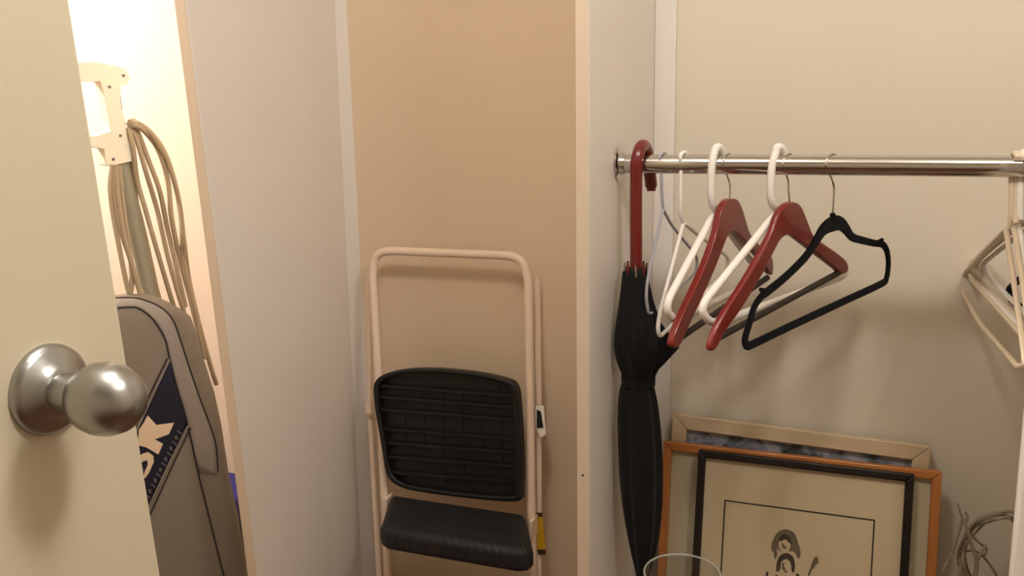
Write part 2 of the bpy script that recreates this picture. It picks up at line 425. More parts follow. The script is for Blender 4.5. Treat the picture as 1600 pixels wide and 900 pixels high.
for (x0, y0), (x1, y1) in (((1199, 458), (1188, 452)), ((1371, 381), (1379, 374))):     # strap notches
    a, b = loc(x0, y0), loc(x1, y1)
    MB().sweep([a, lerp(a, b, 0.6), b], [0.006, 0.005, 0.003], 0.0026, n=10, ref=UY, sq=4).obj('strap_notch', M_velvet, o)
a = loc(1301, 338)
MB().lathe(a + Vector((0, 0, -0.006)), (0, 0, 1), [(0.005, 0), (0.005, 0.009), (0.0035, 0.012)], 14).obj('hook_collar', M_velvet, o)
MB().sweep(smooth(hookpath([loc(1301, 340), loc(1302, 315), loc(1303, 292), loc(1299, 278)], 0.0018), 3), 0.0018, n=8).obj('hook', M_chrome, o)

# ---- thick white tubular hangers
def tube_hanger(px, d, label, hook, arms, r=0.0070, m=None, group='white tubular hangers'):
    o, loc = hroot('tubular_hanger', px, d, label, group)
    m = m or M_whiteplastic
    s = [loc(*p) for p in hook]
    R = RR + r
    far = [Vector((R * math.cos(t), 0, -RR + R * 1.25 * math.sin(t))) for t in [math.radians(a) for a in (100, 70, 40, 10, -20)]]
    MB().sweep(smooth(s + far, 5), r, n=12).obj('hook', m, o)
    A = [loc(*p) for p in arms]
    MB().sweep(fillet(A, [0.03] * len(A), 6, True), r, n=12, closed=True, ref=UY).obj('body', m, o)
    return o
tube_hanger(1215, (0.212, 0.4), 'thick white tubular hanger tucked behind the red hanger nearest the middle', [(1216, 330), (1207, 318), (1204, 300), (1206, 262), (1212, 238)],
            [(1214, 331), (1092, 482), (1112, 508), (1318, 432), (1322, 418)])
tube_hanger(1121, (0.122, 0.4), 'thick white tubular hanger tucked behind the red hanger nearer the umbrella', [(1118, 328), (1113, 318), (1111, 300), (1112, 262), (1116, 238)],
            [(1117, 331), (1038, 480), (1054, 503), (1180, 440), (1182, 420)])

# ---- thin hangers at the left end and the cluster at the right end
def thin_hanger(px, d, label, group, hook, arms, r, m, rad=0.02, dz=0.0, cat='hanger', name='wire_hanger'):
    o, loc = hroot(name, px, d, label, group, cat)
    s = [loc(*p) for p in hook]
    R = RR + r
    arc = [Vector((-R * math.cos(t), 0, -RR + R * math.sin(t))) for t in [math.radians(a) for a in (40, 65, 90, 115, 140, 170, 190)]]
    MB().sweep(smooth(s + arc, 4), r, n=8).obj('hook', m, o)
    A = [loc(*p) for p in arms]
    MB().sweep(fillet(A, rad, 6, True), r * 1.05, n=8, closed=True, ref=UY).obj('body', m, o)
    return o
thin_hanger(1036, (0.10, 0.4), 'thin pale grey wire hanger beside the umbrella, leftmost on the rod', None, [(1036, 325), (1034, 300), (1033, 262)],
            [(1036, 326), (1008, 452), (1013, 492), (1026, 484), (1088, 425), (1090, 402), (1048, 350)], 0.0028, M_wirecoat, [0.008, 0.05, 0.012, 0.03, 0.02, 0.02, 0.02])
thin_hanger(1068, (0.09, 0.4), 'thin white hanger between the grey wire hanger and the first thick white one', None, [(1067, 347), (1063, 325), (1064, 262)],
            [(1068, 348), (1027, 505), (1030, 527), (1042, 516), (1136, 424), (1138, 402), (1090, 366)], 0.0037, M_whiteplastic, [0.006, 0.04, 0.012, 0.02, 0.02, 0.02, 0.02], name='plastic_hanger')
G = 'white hangers crowded at the right end of the rod'
D5 = (-0.02, 0.4)
thin_hanger(1584, D5, 'cream hanger at the front of the crowd at the right end of the rod', G, [(1578, 352), (1580, 330), (1581, 262)],
            [(1572, 358), (1506, 428), (1503, 455), (1530, 505), (1590, 573), (1602, 570), (1596, 520)], 0.0042, M_creamplastic, [0.01, 0.03, 0.03, 0.06, 0.012, 0.012, 0.02], name='plastic_hanger')
RG = [(1590, 'thin cream hanger right behind the front one in the crowd at the rod end', 0.004, [(1584, 350), (1513, 417), (1519, 438), (1600, 528), (1608, 510)], M_creamplastic),
      (1598, 'thick white tubular hanger, second in the crowd at the right end of the rod', 0.0055, [(1590, 345), (1508, 420), (1516, 434), (1606, 522), (1612, 505)], M_whiteplastic),
      (1610, 'white hanger behind two others in the crowd at the right end of the rod', 0.0045, [(1592, 352), (1520, 414), (1528, 436), (1612, 520), (1618, 500)], M_creamplastic),
      (1621, 'white hanger in the middle of the crowd, its shoulder inside the others', 0.0045, [(1598, 362), (1536, 412), (1548, 436), (1620, 508), (1626, 490)], M_whiteplastic)]
for px, lab, r, arms, m in RG:
    thin_hanger(px, D5, lab, G, [(arms[0][0] + 4, arms[0][1]), (px - 4, 330), (px - 3, 262)], arms, r, m, 0.03, name='plastic_hanger')
thin_hanger(1632, D5, 'black hanger showing dark among the white ones at the right end of the rod', None, [(1606, 425), (1612, 380), (1616, 262)],
            [(1606, 425), (1576, 452), (1580, 470), (1625, 500), (1630, 480)], 0.006, M_velvet, 0.02, name='dark_hanger')

# ================================================================== UMBRELLA
YU = YR - RR - 0.012
us = at(994, 300, YU)
um = empty('umbrella', (us.x, YU, RZ + RR), 'black folded umbrella with a red crook handle hooked over the rod by the white divider', 'umbrella')
ub = Vector((us.x, YU, RZ + RR))
def upx(x, y): return at(x, y, YU) - ub
hr = 0.0115
Rk = RR + hr + 0.001
cz = -RR
arc = []
for a in range(-25, 181, 12):
    t = math.radians(a)
    arc.append(Vector((0.012 * (1 - (a + 25) / 205.0) , (YR - YU) + Rk * math.cos(t), cz + Rk * 1.12 * math.sin(t))))
end = Vector((0.016, arc[0].y + 0.002, -0.072))
hpath = [end, Vector((0.015, arc[0].y + 0.003, -0.055))] + arc + [Vector((0, 0, -0.06)), Vector((0, 0, -0.10)), upx(994, 405), upx(993, 432)]
hp = smooth(hpath, 3)
MB().sweep(hp, [0.0085 if i < 2 else hr for i in range(len(hp))], n=18).obj('handle', M_handle, um)
rows = [(417, 977, 1008), (421, 974, 1010), (426, 972, 1012), (440, 971, 1014), (470, 968, 1020), (500, 963, 1032), (530, 960, 1040), (550, 960, 1040), (565, 963, 1034), (580, 969, 1027), (592, 974, 1021), (600, 973, 1022),
        (612, 968, 1026), (640, 966, 1031), (680, 966, 1035), (720, 967, 1037), (760, 969, 1037), (800, 973, 1035), (840, 980, 1030), (870, 986, 1023), (900, 994, 1014), (925, 1000, 1009)]
rings = []
for i, (y, xa, xb) in enumerate(rows):
    A, B = upx(xa, y), upx(xb, y); c = (A + B) / 2; hw = (B.x - A.x) / 2
    ring = []
    for k in range(64):
        t = 2 * math.pi * k / 64
        q = 1 + 0.09 * math.cos(8 * t + 0.05 * i) * min(1, hw / 0.02) + 0.03 * math.cos(3 * t + i * 0.25)
        ring.append(Vector((c.x + hw * q * math.cos(t) / 1.06, 0.85 * hw * q * math.sin(t), c.z)))
    rings.append(ring)
MB().loft(rings).obj('canopy', M_blackcloth, um, sub=1)
A = [upx(1010, 480), upx(1032, 500), upx(1063, 541), upx(1040, 566), upx(1018, 588), upx(1004, 540)]
MB().prism([[v + Vector((0, -0.012, 0)) for v in A]], (0, 0.007, 0)).obj('loose_panel', M_blackcloth, um, bevel=0.002)
a, b = upx(972, 594), upx(1023, 594)
c = (a + b) / 2; hw = (b.x - a.x) / 2 + 0.001
MB().loft([[Vector((c.x + (hw + e) * math.cos(2 * math.pi * k / 28), (0.87 * hw + e) * math.sin(2 * math.pi * k / 28), c.z + dz)) for k in range(28)] for e, dz in ((-.002, -.009), (0, -.008), (0, .008), (-.002, .009))]).obj('closing_strap', M_blackcloth, um)
for k in range(8):
    t = 2 * math.pi * k / 8 + 0.2
    p = Vector((0.021 * math.cos(t), 0.019 * math.sin(t), upx(993, 419).z))
    MB().sweep([Vector((p.x * 0.9, p.y * 0.9, p.z - 0.014)), p, p + Vector((0, 0, 0.011))], [0.0025, 0.003, 0.0018], n=8).obj('rib_tip', M_chrome if k % 2 == 0 else M_handle, um)
MB().lathe(upx(993, 428), (0, 0, 1), [(0.013, -0.01), (0.016, 0.0), (0.0145, 0.008), (0.0118, 0.012)], 20).obj('collar', M_handle, um)
q = upx(1005, 925)
MB().lathe(q, (0, 0, -1), [(0.005, -0.01), (0.0045, 0.02), (0.003, 0.03)], 12).obj('ferrule', M_chrome, um)

# ================================================================== FRAMED PICTURES
def frame(name, label, TLp, TRp, Yt, Yb, rail, depth, m_frame, mat_w, m_mat, content, zb=0.0):
    TL, TR = at(*TLp, Yt), at(*TRp, Yt)
    W = (TR - TL).length; ex = (TR - TL).normalized()
    mid = (TL + TR) / 2
    foot = Vector((mid.x, Yb, zb)); ez = (mid - foot); H = ez.length; ez.normalize()
    ez = (ez - ex * ez.dot(ex)).normalized(); ey = ez.cross(ex)          # ey points away from the viewer
    mw = Matrix(((ex.x, ey.x, ez.x, foot.x), (ex.y, ey.y, ez.y, foot.y), (ex.z, ey.z, ez.z, foot.z), (0, 0, 0, 1)))
    o = empty(name, (0, 0, 0), label, 'picture', None, mw)
    h = W / 2
    out = [(-h, 0), (h, 0), (h, H), (-h, H)]; inn = [(-h + rail, rail), (h - rail, rail), (h - rail, H - rail), (-h + rail, H - rail)]
    for i in range(4):
        j = (i + 1) % 4
        q = [out[i], out[j], inn[j], inn[i]]
        qi = [lerp(Vector(inn[k]), Vector(out[k]), 0.22) for k in (j, i)]
        f0 = [(x, 0, z) for x, z in q]; 
        qf = [out[i], out[j], tuple(qi[0]), tuple(qi[1])]
        MB().hexa([(x, depth, z) for x, z in q], [(x, 0, z) for x, z in q]).obj('frame_rail', m_frame, o, bevel=min(0.003, rail * 0.2))
    MB().box((-h + rail * 0.7, depth * 0.70, rail * 0.7), (h - rail * 0.7, depth * 0.8, H - rail * 0.7)).obj('mat_board', m_mat, o)
    MB().box((-h + rail * 0.7, depth * 0.86, rail * 0.7), (h - rail * 0.7, depth * 0.96, H - rail * 0.7)).obj('backing_board', M_brown, o)
    yp = depth * 0.70
    inv = mw.inverted(); n = ey
    def loc(x, y, off=0.0):
        pt = foot + ey * (yp - off); q = inv @ onp(x, y, pt, n); return q
    if content: content(o, loc, h, H, rail, yp)
    MB().box((-h + rail * 0.8, depth * 0.45, rail * 0.8), (h - rail * 0.8, depth * 0.5, H - rail * 0.8)).obj('glass_pane', M_pane, o)
    return o
def c_print(o, loc, h, H, rail, yp):
    MB().box((-h + rail * .9, yp - 0.001, rail * .9), (h - rail * .9, yp, H - rail * .9)).obj('landscape_print', M_print, o)
def c_draw(o, loc, h, H, rail, yp):
    e = 0.0006
    def poly(name, pts, m, off, sm=True):
        p = [loc(x, y, off) for x, y in pts]
        if sm: p = smooth(p, 4, True)
        return MB().prism([p], (0, 0.0003, 0)).obj(name, m, o)
    a, b = loc(1133, 780), loc(1366, 815)
    x0, x1, z1 = a.x, b.x, (a.z + b.z) / 2
    t = 0.0016; z0 = 0.06
    MB().prism([[(x0 - t, yp - e, z0 - t), (x1 + t, yp - e, z0 - t), (x1 + t, yp - e, z1 + t), (x0 - t, yp - e, z1 + t)], [(x0 + t, yp - e, z0 + t), (x1 - t, yp - e, z0 + t), (x1 - t, yp - e, z1 - t), (x0 + t, yp - e, z1 - t)]], (0, 0.0004, 0)).obj('border_line', M_ink, o)
    poly('woman_hair', [(1227, 827), (1214, 833), (1207, 846), (1205, 857), (1209, 863), (1214, 858), (1221, 862), (1240, 862), (1247, 873), (1251, 864), (1247, 848), (1241, 833)], M_inkgrey, 0.0006)
    poly('woman_face', [(1225, 840), (1218, 845), (1217, 854), (1222, 862), (1231, 862), (1235, 853), (1233, 843)], M_paper, 0.0008)
    poly('woman_brow', [(1217, 842), (1224, 834), (1233, 838), (1237, 849), (1233, 848), (1227, 843), (1220, 846)], M_inkdark, 0.0010)
    poly('woman_cheek_shade', [(1222, 848), (1225, 851), (1228, 856), (1225, 858), (1222, 854)], M_inkgrey, 0.0012)
    poly('woman_mouth', [(1226, 855), (1230, 855), (1229, 857), (1226, 857)], M_inkgrey, 0.0012)
    poly('neck_shade', [(1209, 864), (1214, 860), (1214, 868), (1211, 874)], M_inkgrey, 0.0008)
    poly('child_hair', [(1213, 893), (1214, 878), (1219, 868), (1229, 864), (1238, 869), (1242, 880), (1241, 893), (1237, 893), (1236, 882), (1231, 874), (1224, 875), (1220, 880), (1219, 890)], M_inkdark, 0.0010)
    poly('child_cheek_shade', [(1222, 881), (1226, 880), (1225, 885), (1228, 890), (1223, 890)], M_inkgrey, 0.0012)
    poly('child_mouth', [(1225, 892), (1230, 892), (1229, 894), (1226, 894)], M_inkgrey, 0.0012)
    poly('raised_hand', [(1272, 872), (1277, 870), (1279, 879), (1274, 883), (1271, 889), (1267, 886)], M_inkgrey, 0.0010)
    for pts in ([(1267, 886), (1269, 887), (1265, 899), (1262, 899)], [(1198, 892), (1201, 895), (1196, 915), (1193, 914)], [(1243, 896), (1248, 897), (1262, 930), (1256, 931)], [(1212, 898), (1216, 899), (1200, 935), (1195, 934)]):
        poly('ink_stroke', pts, M_inkdark, 0.0010, False)
frame('picture_frame', 'picture in a pale oak frame with a blue-grey print, leaning at the very back', (1040, 645), (1441, 697), 1.955, 1.86, 0.034, 0.022, M_oakframe, 0, M_mat, c_print)
frame('picture_frame', 'picture in an orange-brown wooden frame with ivory mat, between the oak and black frames', (1038, 690), (1474, 738), 1.915, 1.80, 0.019, 0.022, M_orange, 0, M_mat, None)
frame('picture_frame', 'black-framed ink drawing of a woman and child, frontmost of the leaning pictures', (1091, 703), (1429, 742), 1.885, 1.765, 0.0165, 0.018, M_blackframe, 0, M_paper, c_draw)

# ================================================================== GLASS VASE
vc = at(1066, 896, 1.56)
vr = 0.073
vase = empty('glass_vase', (vc.x, 1.56, 0), 'clear glass cylinder vase standing in front of the black-framed drawing', 'vase')
H = vc.z
MB().lathe((0, 0, 0), (0, 0, 1), [(0, 0), (vr * 0.80, 0), (vr * 0.86, 0.004), (vr * 0.93, H * 0.5), (vr, H - 0.002), (vr - 0.0012, H), (vr - 0.0024, H - 0.002), (vr * 0.93 - 0.003, H * 0.5), (vr * 0.83, 0.012), (0, 0.010)], 56).obj('body', M_glass, vase)
MB().sweep([(vr * math.cos(2 * math.pi * k / 56) * 0.985, vr * math.sin(2 * math.pi * k / 56) * 0.985, H) for k in range(56)], 0.0021, n=10, closed=True, ref=(0, 0, 1)).obj('rim', M_rim, vase)

# ================================================================== DRY TWIGS
Yw = 1.86
wc = at(1556, 866, Yw)
wr = empty('twig_wreath', (wc.x, Yw, 0), 'ring of twisted grey-brown vine leaning in the lower right corner of the closet', 'wreath')
wb = Vector((wc.x, Yw, 0))
ring = [(1583, 803), (1562, 802), (1540, 807), (1519, 821), (1503, 846), (1498, 870), (1506, 900), (1525, 925), (1555, 936), (1585, 926), (1606, 898), (1612, 862), (1603, 824)]
for k in range(4):
    random.seed(20 + k)
    cen = Vector((1556, 868, 0)); s = 1 - 0.055 * k
    pts = []
    for i, (x, y) in enumerate(ring):
        q = cen + (Vector((x, y, 0)) - cen) * (s + random.uniform(-.04, .04))
        yy = Yw + 0.02 * math.sin(i * 1.4 + k * 1.7)
        pts.append(at(q.x, q.y, yy) - wb)
    MB().sweep(smooth(pts, 5, True), 0.0033 - 0.0003 * k, n=8, closed=True).obj('vine', M_twigdark if k % 2 else M_twig, wr)
for pts in ([(1514, 832), (1530, 848), (1541, 857), (1538, 868)], [(1500, 862), (1526, 862), (1548, 884), (1566, 916)]):
    MB().sweep(smooth([at(x, y, Yw - 0.012 * (i % 2)) - wb for i, (x, y) in enumerate(pts)], 5), 0.0024, n=7).obj('loose_tendril', M_twigdark, wr)
Yt = 1.79
tb = at(1522, 960, Yt)
tw = empty('dry_branch', (tb.x, Yt, 0), 'bent forked grey dry branch standing in front of the vine ring', 'branch')
t0 = Vector((tb.x, Yt, 0))
main = [at(x, y, Yt) - t0 for x, y in ((1496, 786), (1501, 803), (1509, 820), (1517, 848), (1526, 878), (1522, 915), (1520, 960))]
main.append(Vector((0, 0, 0)))
mp = smooth(main, 5)
MB().sweep(mp, [lerp(0.002, 0.0045, min(1, i / 20)) for i in range(len(mp))], n=8).obj('stem', M_twig, tw)
for pts in ([(1503, 813), (1497, 835), (1491, 855), (1483, 873), (1473, 892)], [(1509, 820), (1512, 808), (1508, 800)], [(1501, 885), (1499, 905), (1508, 940), (1519, 962)], [(1526, 878), (1536, 858), (1541, 850)]):
    p = smooth([at(x, y, Yt + 0.004) - t0 for x, y in pts], 5)
    MB().sweep(p, [lerp(0.0032, 0.0022, i / (len(p) - 1)) for i in range(len(p))], n=7).obj('side_twig', M_twig, tw)

# ================================================================== STEP STOOL
SO = Vector((0, 1.77, 0)); ytop = 1.935; ztop = at(700, 392, ytop).z
sn = Vector((0, -ztop, ytop - 1.77)).normalized()         # faces the viewer
def sp(x, y, off=0.0): return onp(x, y, SO + sn * off, sn)
fl, fr = sp(606, 890), sp(832, 890)
base = Vector(((fl.x + fr.x) / 2, 1.77, 0))
st = empty('step_stool', base, 'folded cream tube step stool with black plastic steps leaning in the alcove', 'step stool')
def ext0(a, b):           # continue a->b to the floor
    t = (a.z - 0.012) / (a.z - b.z); return a + (b - a) * t
Lm, Rm = sp(597, 690), sp(829, 690)
path = [ext0(Lm, fl), Lm, sp(582, 430), sp(587, 391), sp(817, 400), sp(826, 440), Rm, ext0(Rm, fr)]
path = fillet(path, [0, 0.1, 0.02, 0.05, 0.05, 0.02, 0.1, 0], 7)
MB().sweep([p - base for p in path], 0.0105, n=16).obj('front_frame', M_tube, st)
for a in (ext0(Lm, fl), ext0(Rm, fr)):
    MB().lathe(a - base + Vector((0, 0, -0.012)), (0, 0.05, 1), [(0.014, 0), (0.014, 0.02), (0.0115, 0.03)], 16).obj('rubber_foot', M_rubber, st)
so2 = -0.034
for xs in (((576, 425), (578, 640), (592, 890)), ((840, 432), (842, 640), (842, 890))):
    a, m_, b = (sp(x, y, so2) for x, y in xs)
    e = ext0(m_, b)
    p = [a, lerp(a, m_, 0.5), m_, lerp(m_, e, 0.5), e]
    leg = MB().sweep([q - base for q in p], 0.0075, n=14).obj('rear_leg', M_tube, st)
a, b = sp(590, 930, so2), sp(842, 930, so2)
# upper step folded upright, ribbed underside to the front
so = [(593, 622), (593, 597), (607, 583), (640, 575), (690, 574), (750, 580), (795, 590), (812, 602), (817, 640), (820, 700), (820, 765), (812, 779), (740, 774), (670, 765), (632, 756), (613, 738), (604, 690), (596, 645)]
pl = smooth([sp(x, y, 0.004) - base for x, y in so], 3, True)
cen = sum(pl, Vector()) / len(pl)
ins = [cen + (p - cen) * 0.93 for p in pl]
MB().prism([[p for p in pl]], sn * 0.008).obj('seat', M_blackplastic, st, bevel=0.002)
seat = st.children[-1]
seat['label'] = 'upper step folded upright, ribbed underside showing'
MB().prism([pl, ins], sn * 0.030).obj('rim', M_blackplastic, seat, bevel=0.004, seg=3)
zs = [p.z for p in pl]
def span(z, poly):
    xs = []
    for i in range(len(poly)):
        a, b = poly[i], poly[(i + 1) % len(poly)]
        if (a.z - z) * (b.z - z) < 0:
            t = (z - a.z) / (b.z - a.z); xs.append(a.x + (b.x - a.x) * t)
    return (min(xs), max(xs)) if xs else None
for y in (609, 627, 646, 676, 697, 718, 742):
    l, r = sp(605, y - 7, 0.012) - base, sp(815, y + 9, 0.012) - base
    ctr = (l + r) / 2
    s0 = span(ctr.z, ins)
    if not s0: continue
    l.x, r.x = s0[0] - 0.004, s0[1] + 0.004
    MB().sweep([l, (l + r) / 2 + sn * 0.002, r], 0.0050, 0.014, n=8, ref=tuple(sn), sq=5).obj('rib', M_blackplastic, seat)
for x in range(632, 810, 30):
    MB().sweep([sp(x, 600, 0.010) - base, sp(x + 4, 755, 0.010) - base], 0.0014, 0.004, n=8, ref=tuple(sn), sq=5).obj('cross_rib', M_blackplastic, seat)
# lower step
zt = 0.19
LB = [sp(604, 776, 0.006), sp(826, 793, 0.006)]
Yfr = 1.655
FB = [at(585, 832, Yfr), at(826, 856, Yfr)]
FD = [at(594, 864, Yfr + 0.004), at(822, 893, Yfr + 0.004)]
zf = (FB[0].z + FB[1].z) / 2; zd = (FD[0].z + FD[1].z) / 2; zb = (LB[0].z + LB[1].z) / 2
xa, xb = FB[0].x, FB[1].x; ya = LB[0].y
th = zf - zd
outline = [(LB[0].x + 0.012, ya), (LB[1].x - 0.006, ya), (xb, Yfr + 0.03), (xb - 0.004, Yfr + 0.008), (xb - 0.03, Yfr), (xa + 0.03, Yfr), (xa + 0.006, Yfr + 0.010), (xa, Yfr + 0.035)]
slope = lambda y: lerp(zf, zb, (y - Yfr) / (ya - Yfr))
topv = [Vector((x, y, slope(y))) - base for x, y in outline]
mbs = MB(); n8 = len(topv)
lowv = [v + Vector((0, 0, -th)) for v in topv]
mbs.add(topv + lowv, [tuple(range(n8)), tuple(reversed(range(n8, 2 * n8)))] + [(i, (i + 1) % n8, n8 + (i + 1) % n8, n8 + i) for i in range(n8)])
step = mbs.obj('lower_step', M_tread, st, bevel=0.017, seg=5)
step['label'] = 'lower step with diagonal ribbed tread'
# side brackets of the lower step
for x, s in ((fl.x, 1), (fr.x, -1)):
    MB().box((x - 0.004 - base.x, ya - 0.02 - base.y, zb - th), (x + 0.004 - base.x, ya + 0.02 - base.y, zb - 0.01)).obj('step_bracket', M_tube, st, bevel=0.001)
# folding latch and sticker on the right-hand side
A = [sp(x, y, -0.012) - base for x, y in ((838, 634), (850, 634), (854, 678), (846, 684), (838, 668))]
lat = MB().prism([A], sn * 0.006).obj('latch', M_whiteplastic, st, bevel=0.001)
lat['label'] = 'white folding latch with dark slot'
A = [sp(x, y, -0.005) - base for x, y in ((839, 640), (845, 643), (849, 668), (839, 669))]
MB().prism([A], sn * 0.002).obj('latch_slot', M_dark, lat)
A = [sp(x, y, -0.024) - base for x, y in ((838, 806), (848, 806), (853, 858), (840, 858))]
lb = MB().prism([A], sn * 0.003).obj('yellow_sticker', M_yellow, st)
for q in (((838, 801), (848, 801), (848, 807), (838, 807)), ((840, 858), (852, 858), (853, 866), (842, 866))):
    MB().prism([[sp(x, y, -0.0235) - base for x, y in q]], sn * 0.003).obj('sticker_edge', M_brown, lb)
A = [sp(x, y, -0.015) - base for x, y in ((573, 628), (580, 628), (582, 646), (574, 646))]
MB().prism([A], sn * 0.006).obj('hinge_clip', M_tube, st)

# ================================================================== UPRIGHT VACUUM
YV = 1.55
VO = at(200, 300, YV)
vn = Vector((0.906, -0.423, 0)).normalized()
vu = Vector((0.423, 0.906, 0))
vb = Vector((VO.x, VO.y, 0))
foot = onp(330, 1000, VO, vn)
vac = empty('upright_vacuum', (foot.x, foot.y, 0), 'upright vacuum cleaner with white handle, grey cloth bag and looped beige cord behind the door', 'vacuum cleaner')
vbase = Vector((foot.x, foot.y, 0))
def vp(x, y, off=0.0): return onp(x, y, VO + vn * off, vn) - vbase
outer = [(96, 98), (150, 97), (182, 103), (197, 108), (203, 121), (200, 131), (189, 133), (188, 152), (191, 172), (196, 190), (199, 212), (205, 232), (206, 252), (172, 260), (165, 258), (163, 233), (132, 228), (112, 226), (92, 160), (86, 112)]
inner = [(118, 129), (157, 127), (163, 150), (173, 205), (150, 213), (138, 212), (124, 205), (112, 150)]
hd = MB().prism([[vp(x, y, 0.018) for x, y in outer], [vp(x, y, 0.018) for x, y in inner]], -vn * 0.038).obj('handle', M_vacwhite, vac, bevel=0.004, seg=3)
for x, y in ((193, 118), (171, 136), (188, 212), (177, 249)):
    MB().lathe(vp(x, y, 0.018), vn, [(0.0032, 0), (0.0032, 0.001), (0.0015, 0.0012), (0, 0.0006)], 12).obj('screw', M_screw, hd)
MB().prism([[vp(x, y, 0.012) for x, y in ((184, 140), (187.5, 141), (192, 171), (189, 173))]], -vn * 0.022).obj('switch', M_grey, hd, bevel=0.001)
# tube below the handle
pa, pb = vp(188, 250), vp(238, 480)
pe = pb + (pb - pa) * 0.25
MB().sweep([pa, lerp(pa, pb, .5), pb, pe], 0.0165, 0.013, n=16, ref=tuple(vn)).obj('tube', M_vacgrey, vac)
# cord loops hung on the hook under the handle
hk = MB().sweep(smooth([vp(197, 195, 0.0), vp(203, 190, 0.004), vp(208, 189, 0.010), vp(209, 184, 0.014)], 4), 0.0045, n=10).obj('cord_hook', M_vacwhite, vac)
loops = [
    [(200, 192), (218, 194), (243, 218), (265, 262), (280, 315), (288, 380), (296, 440), (312, 510), (330, 575), (338, 600)],
    [(200, 196), (220, 200), (246, 232), (262, 282), (268, 340), (282, 410), (298, 470), (320, 560)],
    [(202, 190), (228, 200), (255, 234), (273, 285), (283, 340), (286, 400), (300, 470), (322, 560)],
    [(200, 198), (212, 214), (228, 268), (246, 330), (262, 400), (282, 470), (310, 560)],
    [(200, 200), (208, 230), (214, 280), (228, 330), (248, 400), (272, 480), (300, 560)],
    [(203, 192), (214, 204), (232, 250), (250, 300), (262, 360), (276, 420), (290, 480)],
]
cm = MB()
for i, lp in enumerate(loops):
    pts = [vp(x, y, 0.010 + 0.007 * ((i + k) % 3)) for k, (x, y) in enumerate(lp)]
    cm.sweep(smooth(pts, 5), 0.0056, n=8)
for i, lp in enumerate(([(176, 258), (172, 290), (176, 330), (185, 380), (197, 440), (203, 458), (206, 440), (204, 400), (196, 350), (190, 300), (186, 258)],
                        [(180, 258), (178, 300), (186, 350), (202, 400), (215, 440), (226, 470), (232, 500)],
                        [(182, 258), (184, 310), (194, 370), (208, 420), (222, 470), (228, 500)])):
    pts = [vp(x, y, 0.020 + 0.004 * i) for x, y in lp]
    cm.sweep(smooth(pts, 5), 0.0056, n=8)
for lp in ([(204, 240), (210, 290), (218, 350), (234, 410), (252, 480)], [(199, 205), (201, 230), (204, 262), (209, 300), (222, 350), (240, 430), (250, 480)]):
    cm.sweep(smooth([vp(x, y, -0.002) for x, y in lp], 5), 0.0056, n=8)
cm.obj('cord', M_cord, vac)
# soft cloth bag
bn = Vector((0.72, -0.69, 0)).normalized(); bu = Vector((0.69, 0.72, 0)).normalized()
BO = VO + bn * 0.03
def bp_(x, y): return onp(x, y, BO, bn) - vbase
brow = [(459.5, 190, 226, .004), (462, 176, 238, .020), (467, 160, 252, .034), (474, 148, 266, .046), (484, 140, 283, .056), (495, 136, 298, .062), (520, 132, 307, .068), (560, 128, 318, .073), (610, 124, 334, .078), (660, 122, 345, .080),
        (740, 120, 357, .082), (800, 122, 371, .082), (860, 126, 381, .080), (900, 130, 388, .078), (960, 140, 398, .074), (1000, 170, 396, .060), (1014, 220, 380, .030)]
rings = []
for y, xa_, xb_, b in brow:
    A, B = bp_(xa_, y), bp_(xb_, y); c = (A + B) / 2; a = (B - A).length / 2; e = (B - A).normalized()
    ring = []
    for k in range(48):
        t = 2 * math.pi * k / 48; ct, sn_ = math.cos(t), math.sin(t)
        ring.append(c + e * (a * math.copysign(abs(ct) ** 0.62, ct)) + bn * (b * 0.6 * math.copysign(abs(sn_) ** 0.62, sn_)))
    rings.append(ring)
bm_ = MB().loft(rings)
bvh = BVHTree.FromPolygons([Vector(v) + vbase for v in bm_.v], bm_.f)
bag = bm_.obj('cloth_bag', M_bag, vac)
bag['label'] = 'soft grey cloth dust bag with navy diagonal band'
def onbag(x, y, off=0.001):
    for dx in (0, -2, -4, -7, -10, -14, -18):
        d = sight(x + dx, y).normalized()
        h, nrm, i, dist = bvh.ray_cast(CAM, d)
        if h is not None:
            if nrm.dot(d) > 0: nrm = -nrm
            return h + nrm * off - vbase
    return onp(x, y, BO, bn) - vbase
def pipe(name, pts, r, m, off=0.001):
    px = smooth([Vector((x, y, 0)) for x, y in pts], 5)
    return MB().sweep([onbag(p.x, p.y, off) for p in px], r, n=7).obj(name, m, bag)
LA = [(180, 482), (200, 480), (217, 482), (240, 500), (258, 530), (264, 556), (275, 600), (287, 640), (297, 680), (310, 740), (321, 785), (336, 845), (350, 900), (362, 945)]
LBn = [(180, 466), (210, 466), (236, 473), (257, 485), (271, 502), (283, 535), (296, 575), (312, 622), (327, 662), (337, 695), (340, 736)]
# pale band between the two pipings (closing flap)
def band(name, La, Lb, m, n=24, cross=4, off=0.0012):
    A = smooth([Vector((x, y, 0)) for x, y in La], 6); B = smooth([Vector((x, y, 0)) for x, y in Lb], 6)
    vs = []; fs = []
    for i in range(n + 1):
        a = A[min(len(A) - 1, int(i / n * (len(A) - 1)))]; b = B[min(len(B) - 1, int(i / n * (len(B) - 1)))]
        for k in range(cross + 1):
            q = lerp(a, b, k / cross); vs.append(onbag(q.x, q.y, off))
    for i in range(n):
        for k in range(cross):
            j = i * (cross + 1) + k; fs.append((j, j + 1, j + cross + 2, j + cross + 1))
    o = MB().add(vs, fs).obj(name, m, bag)
    s = o.modifiers.new('solid', 'SOLIDIFY'); s.thickness = 0.001; s.offset = 0
    return o
band('closing_flap', LA[:10], LBn + [(339, 742)], M_bagband)
pipe('piping', LA, 0.0018, M_pipe, 0.0015)
pipe('piping', LBn, 0.0018, M_pipe, 0.0015)
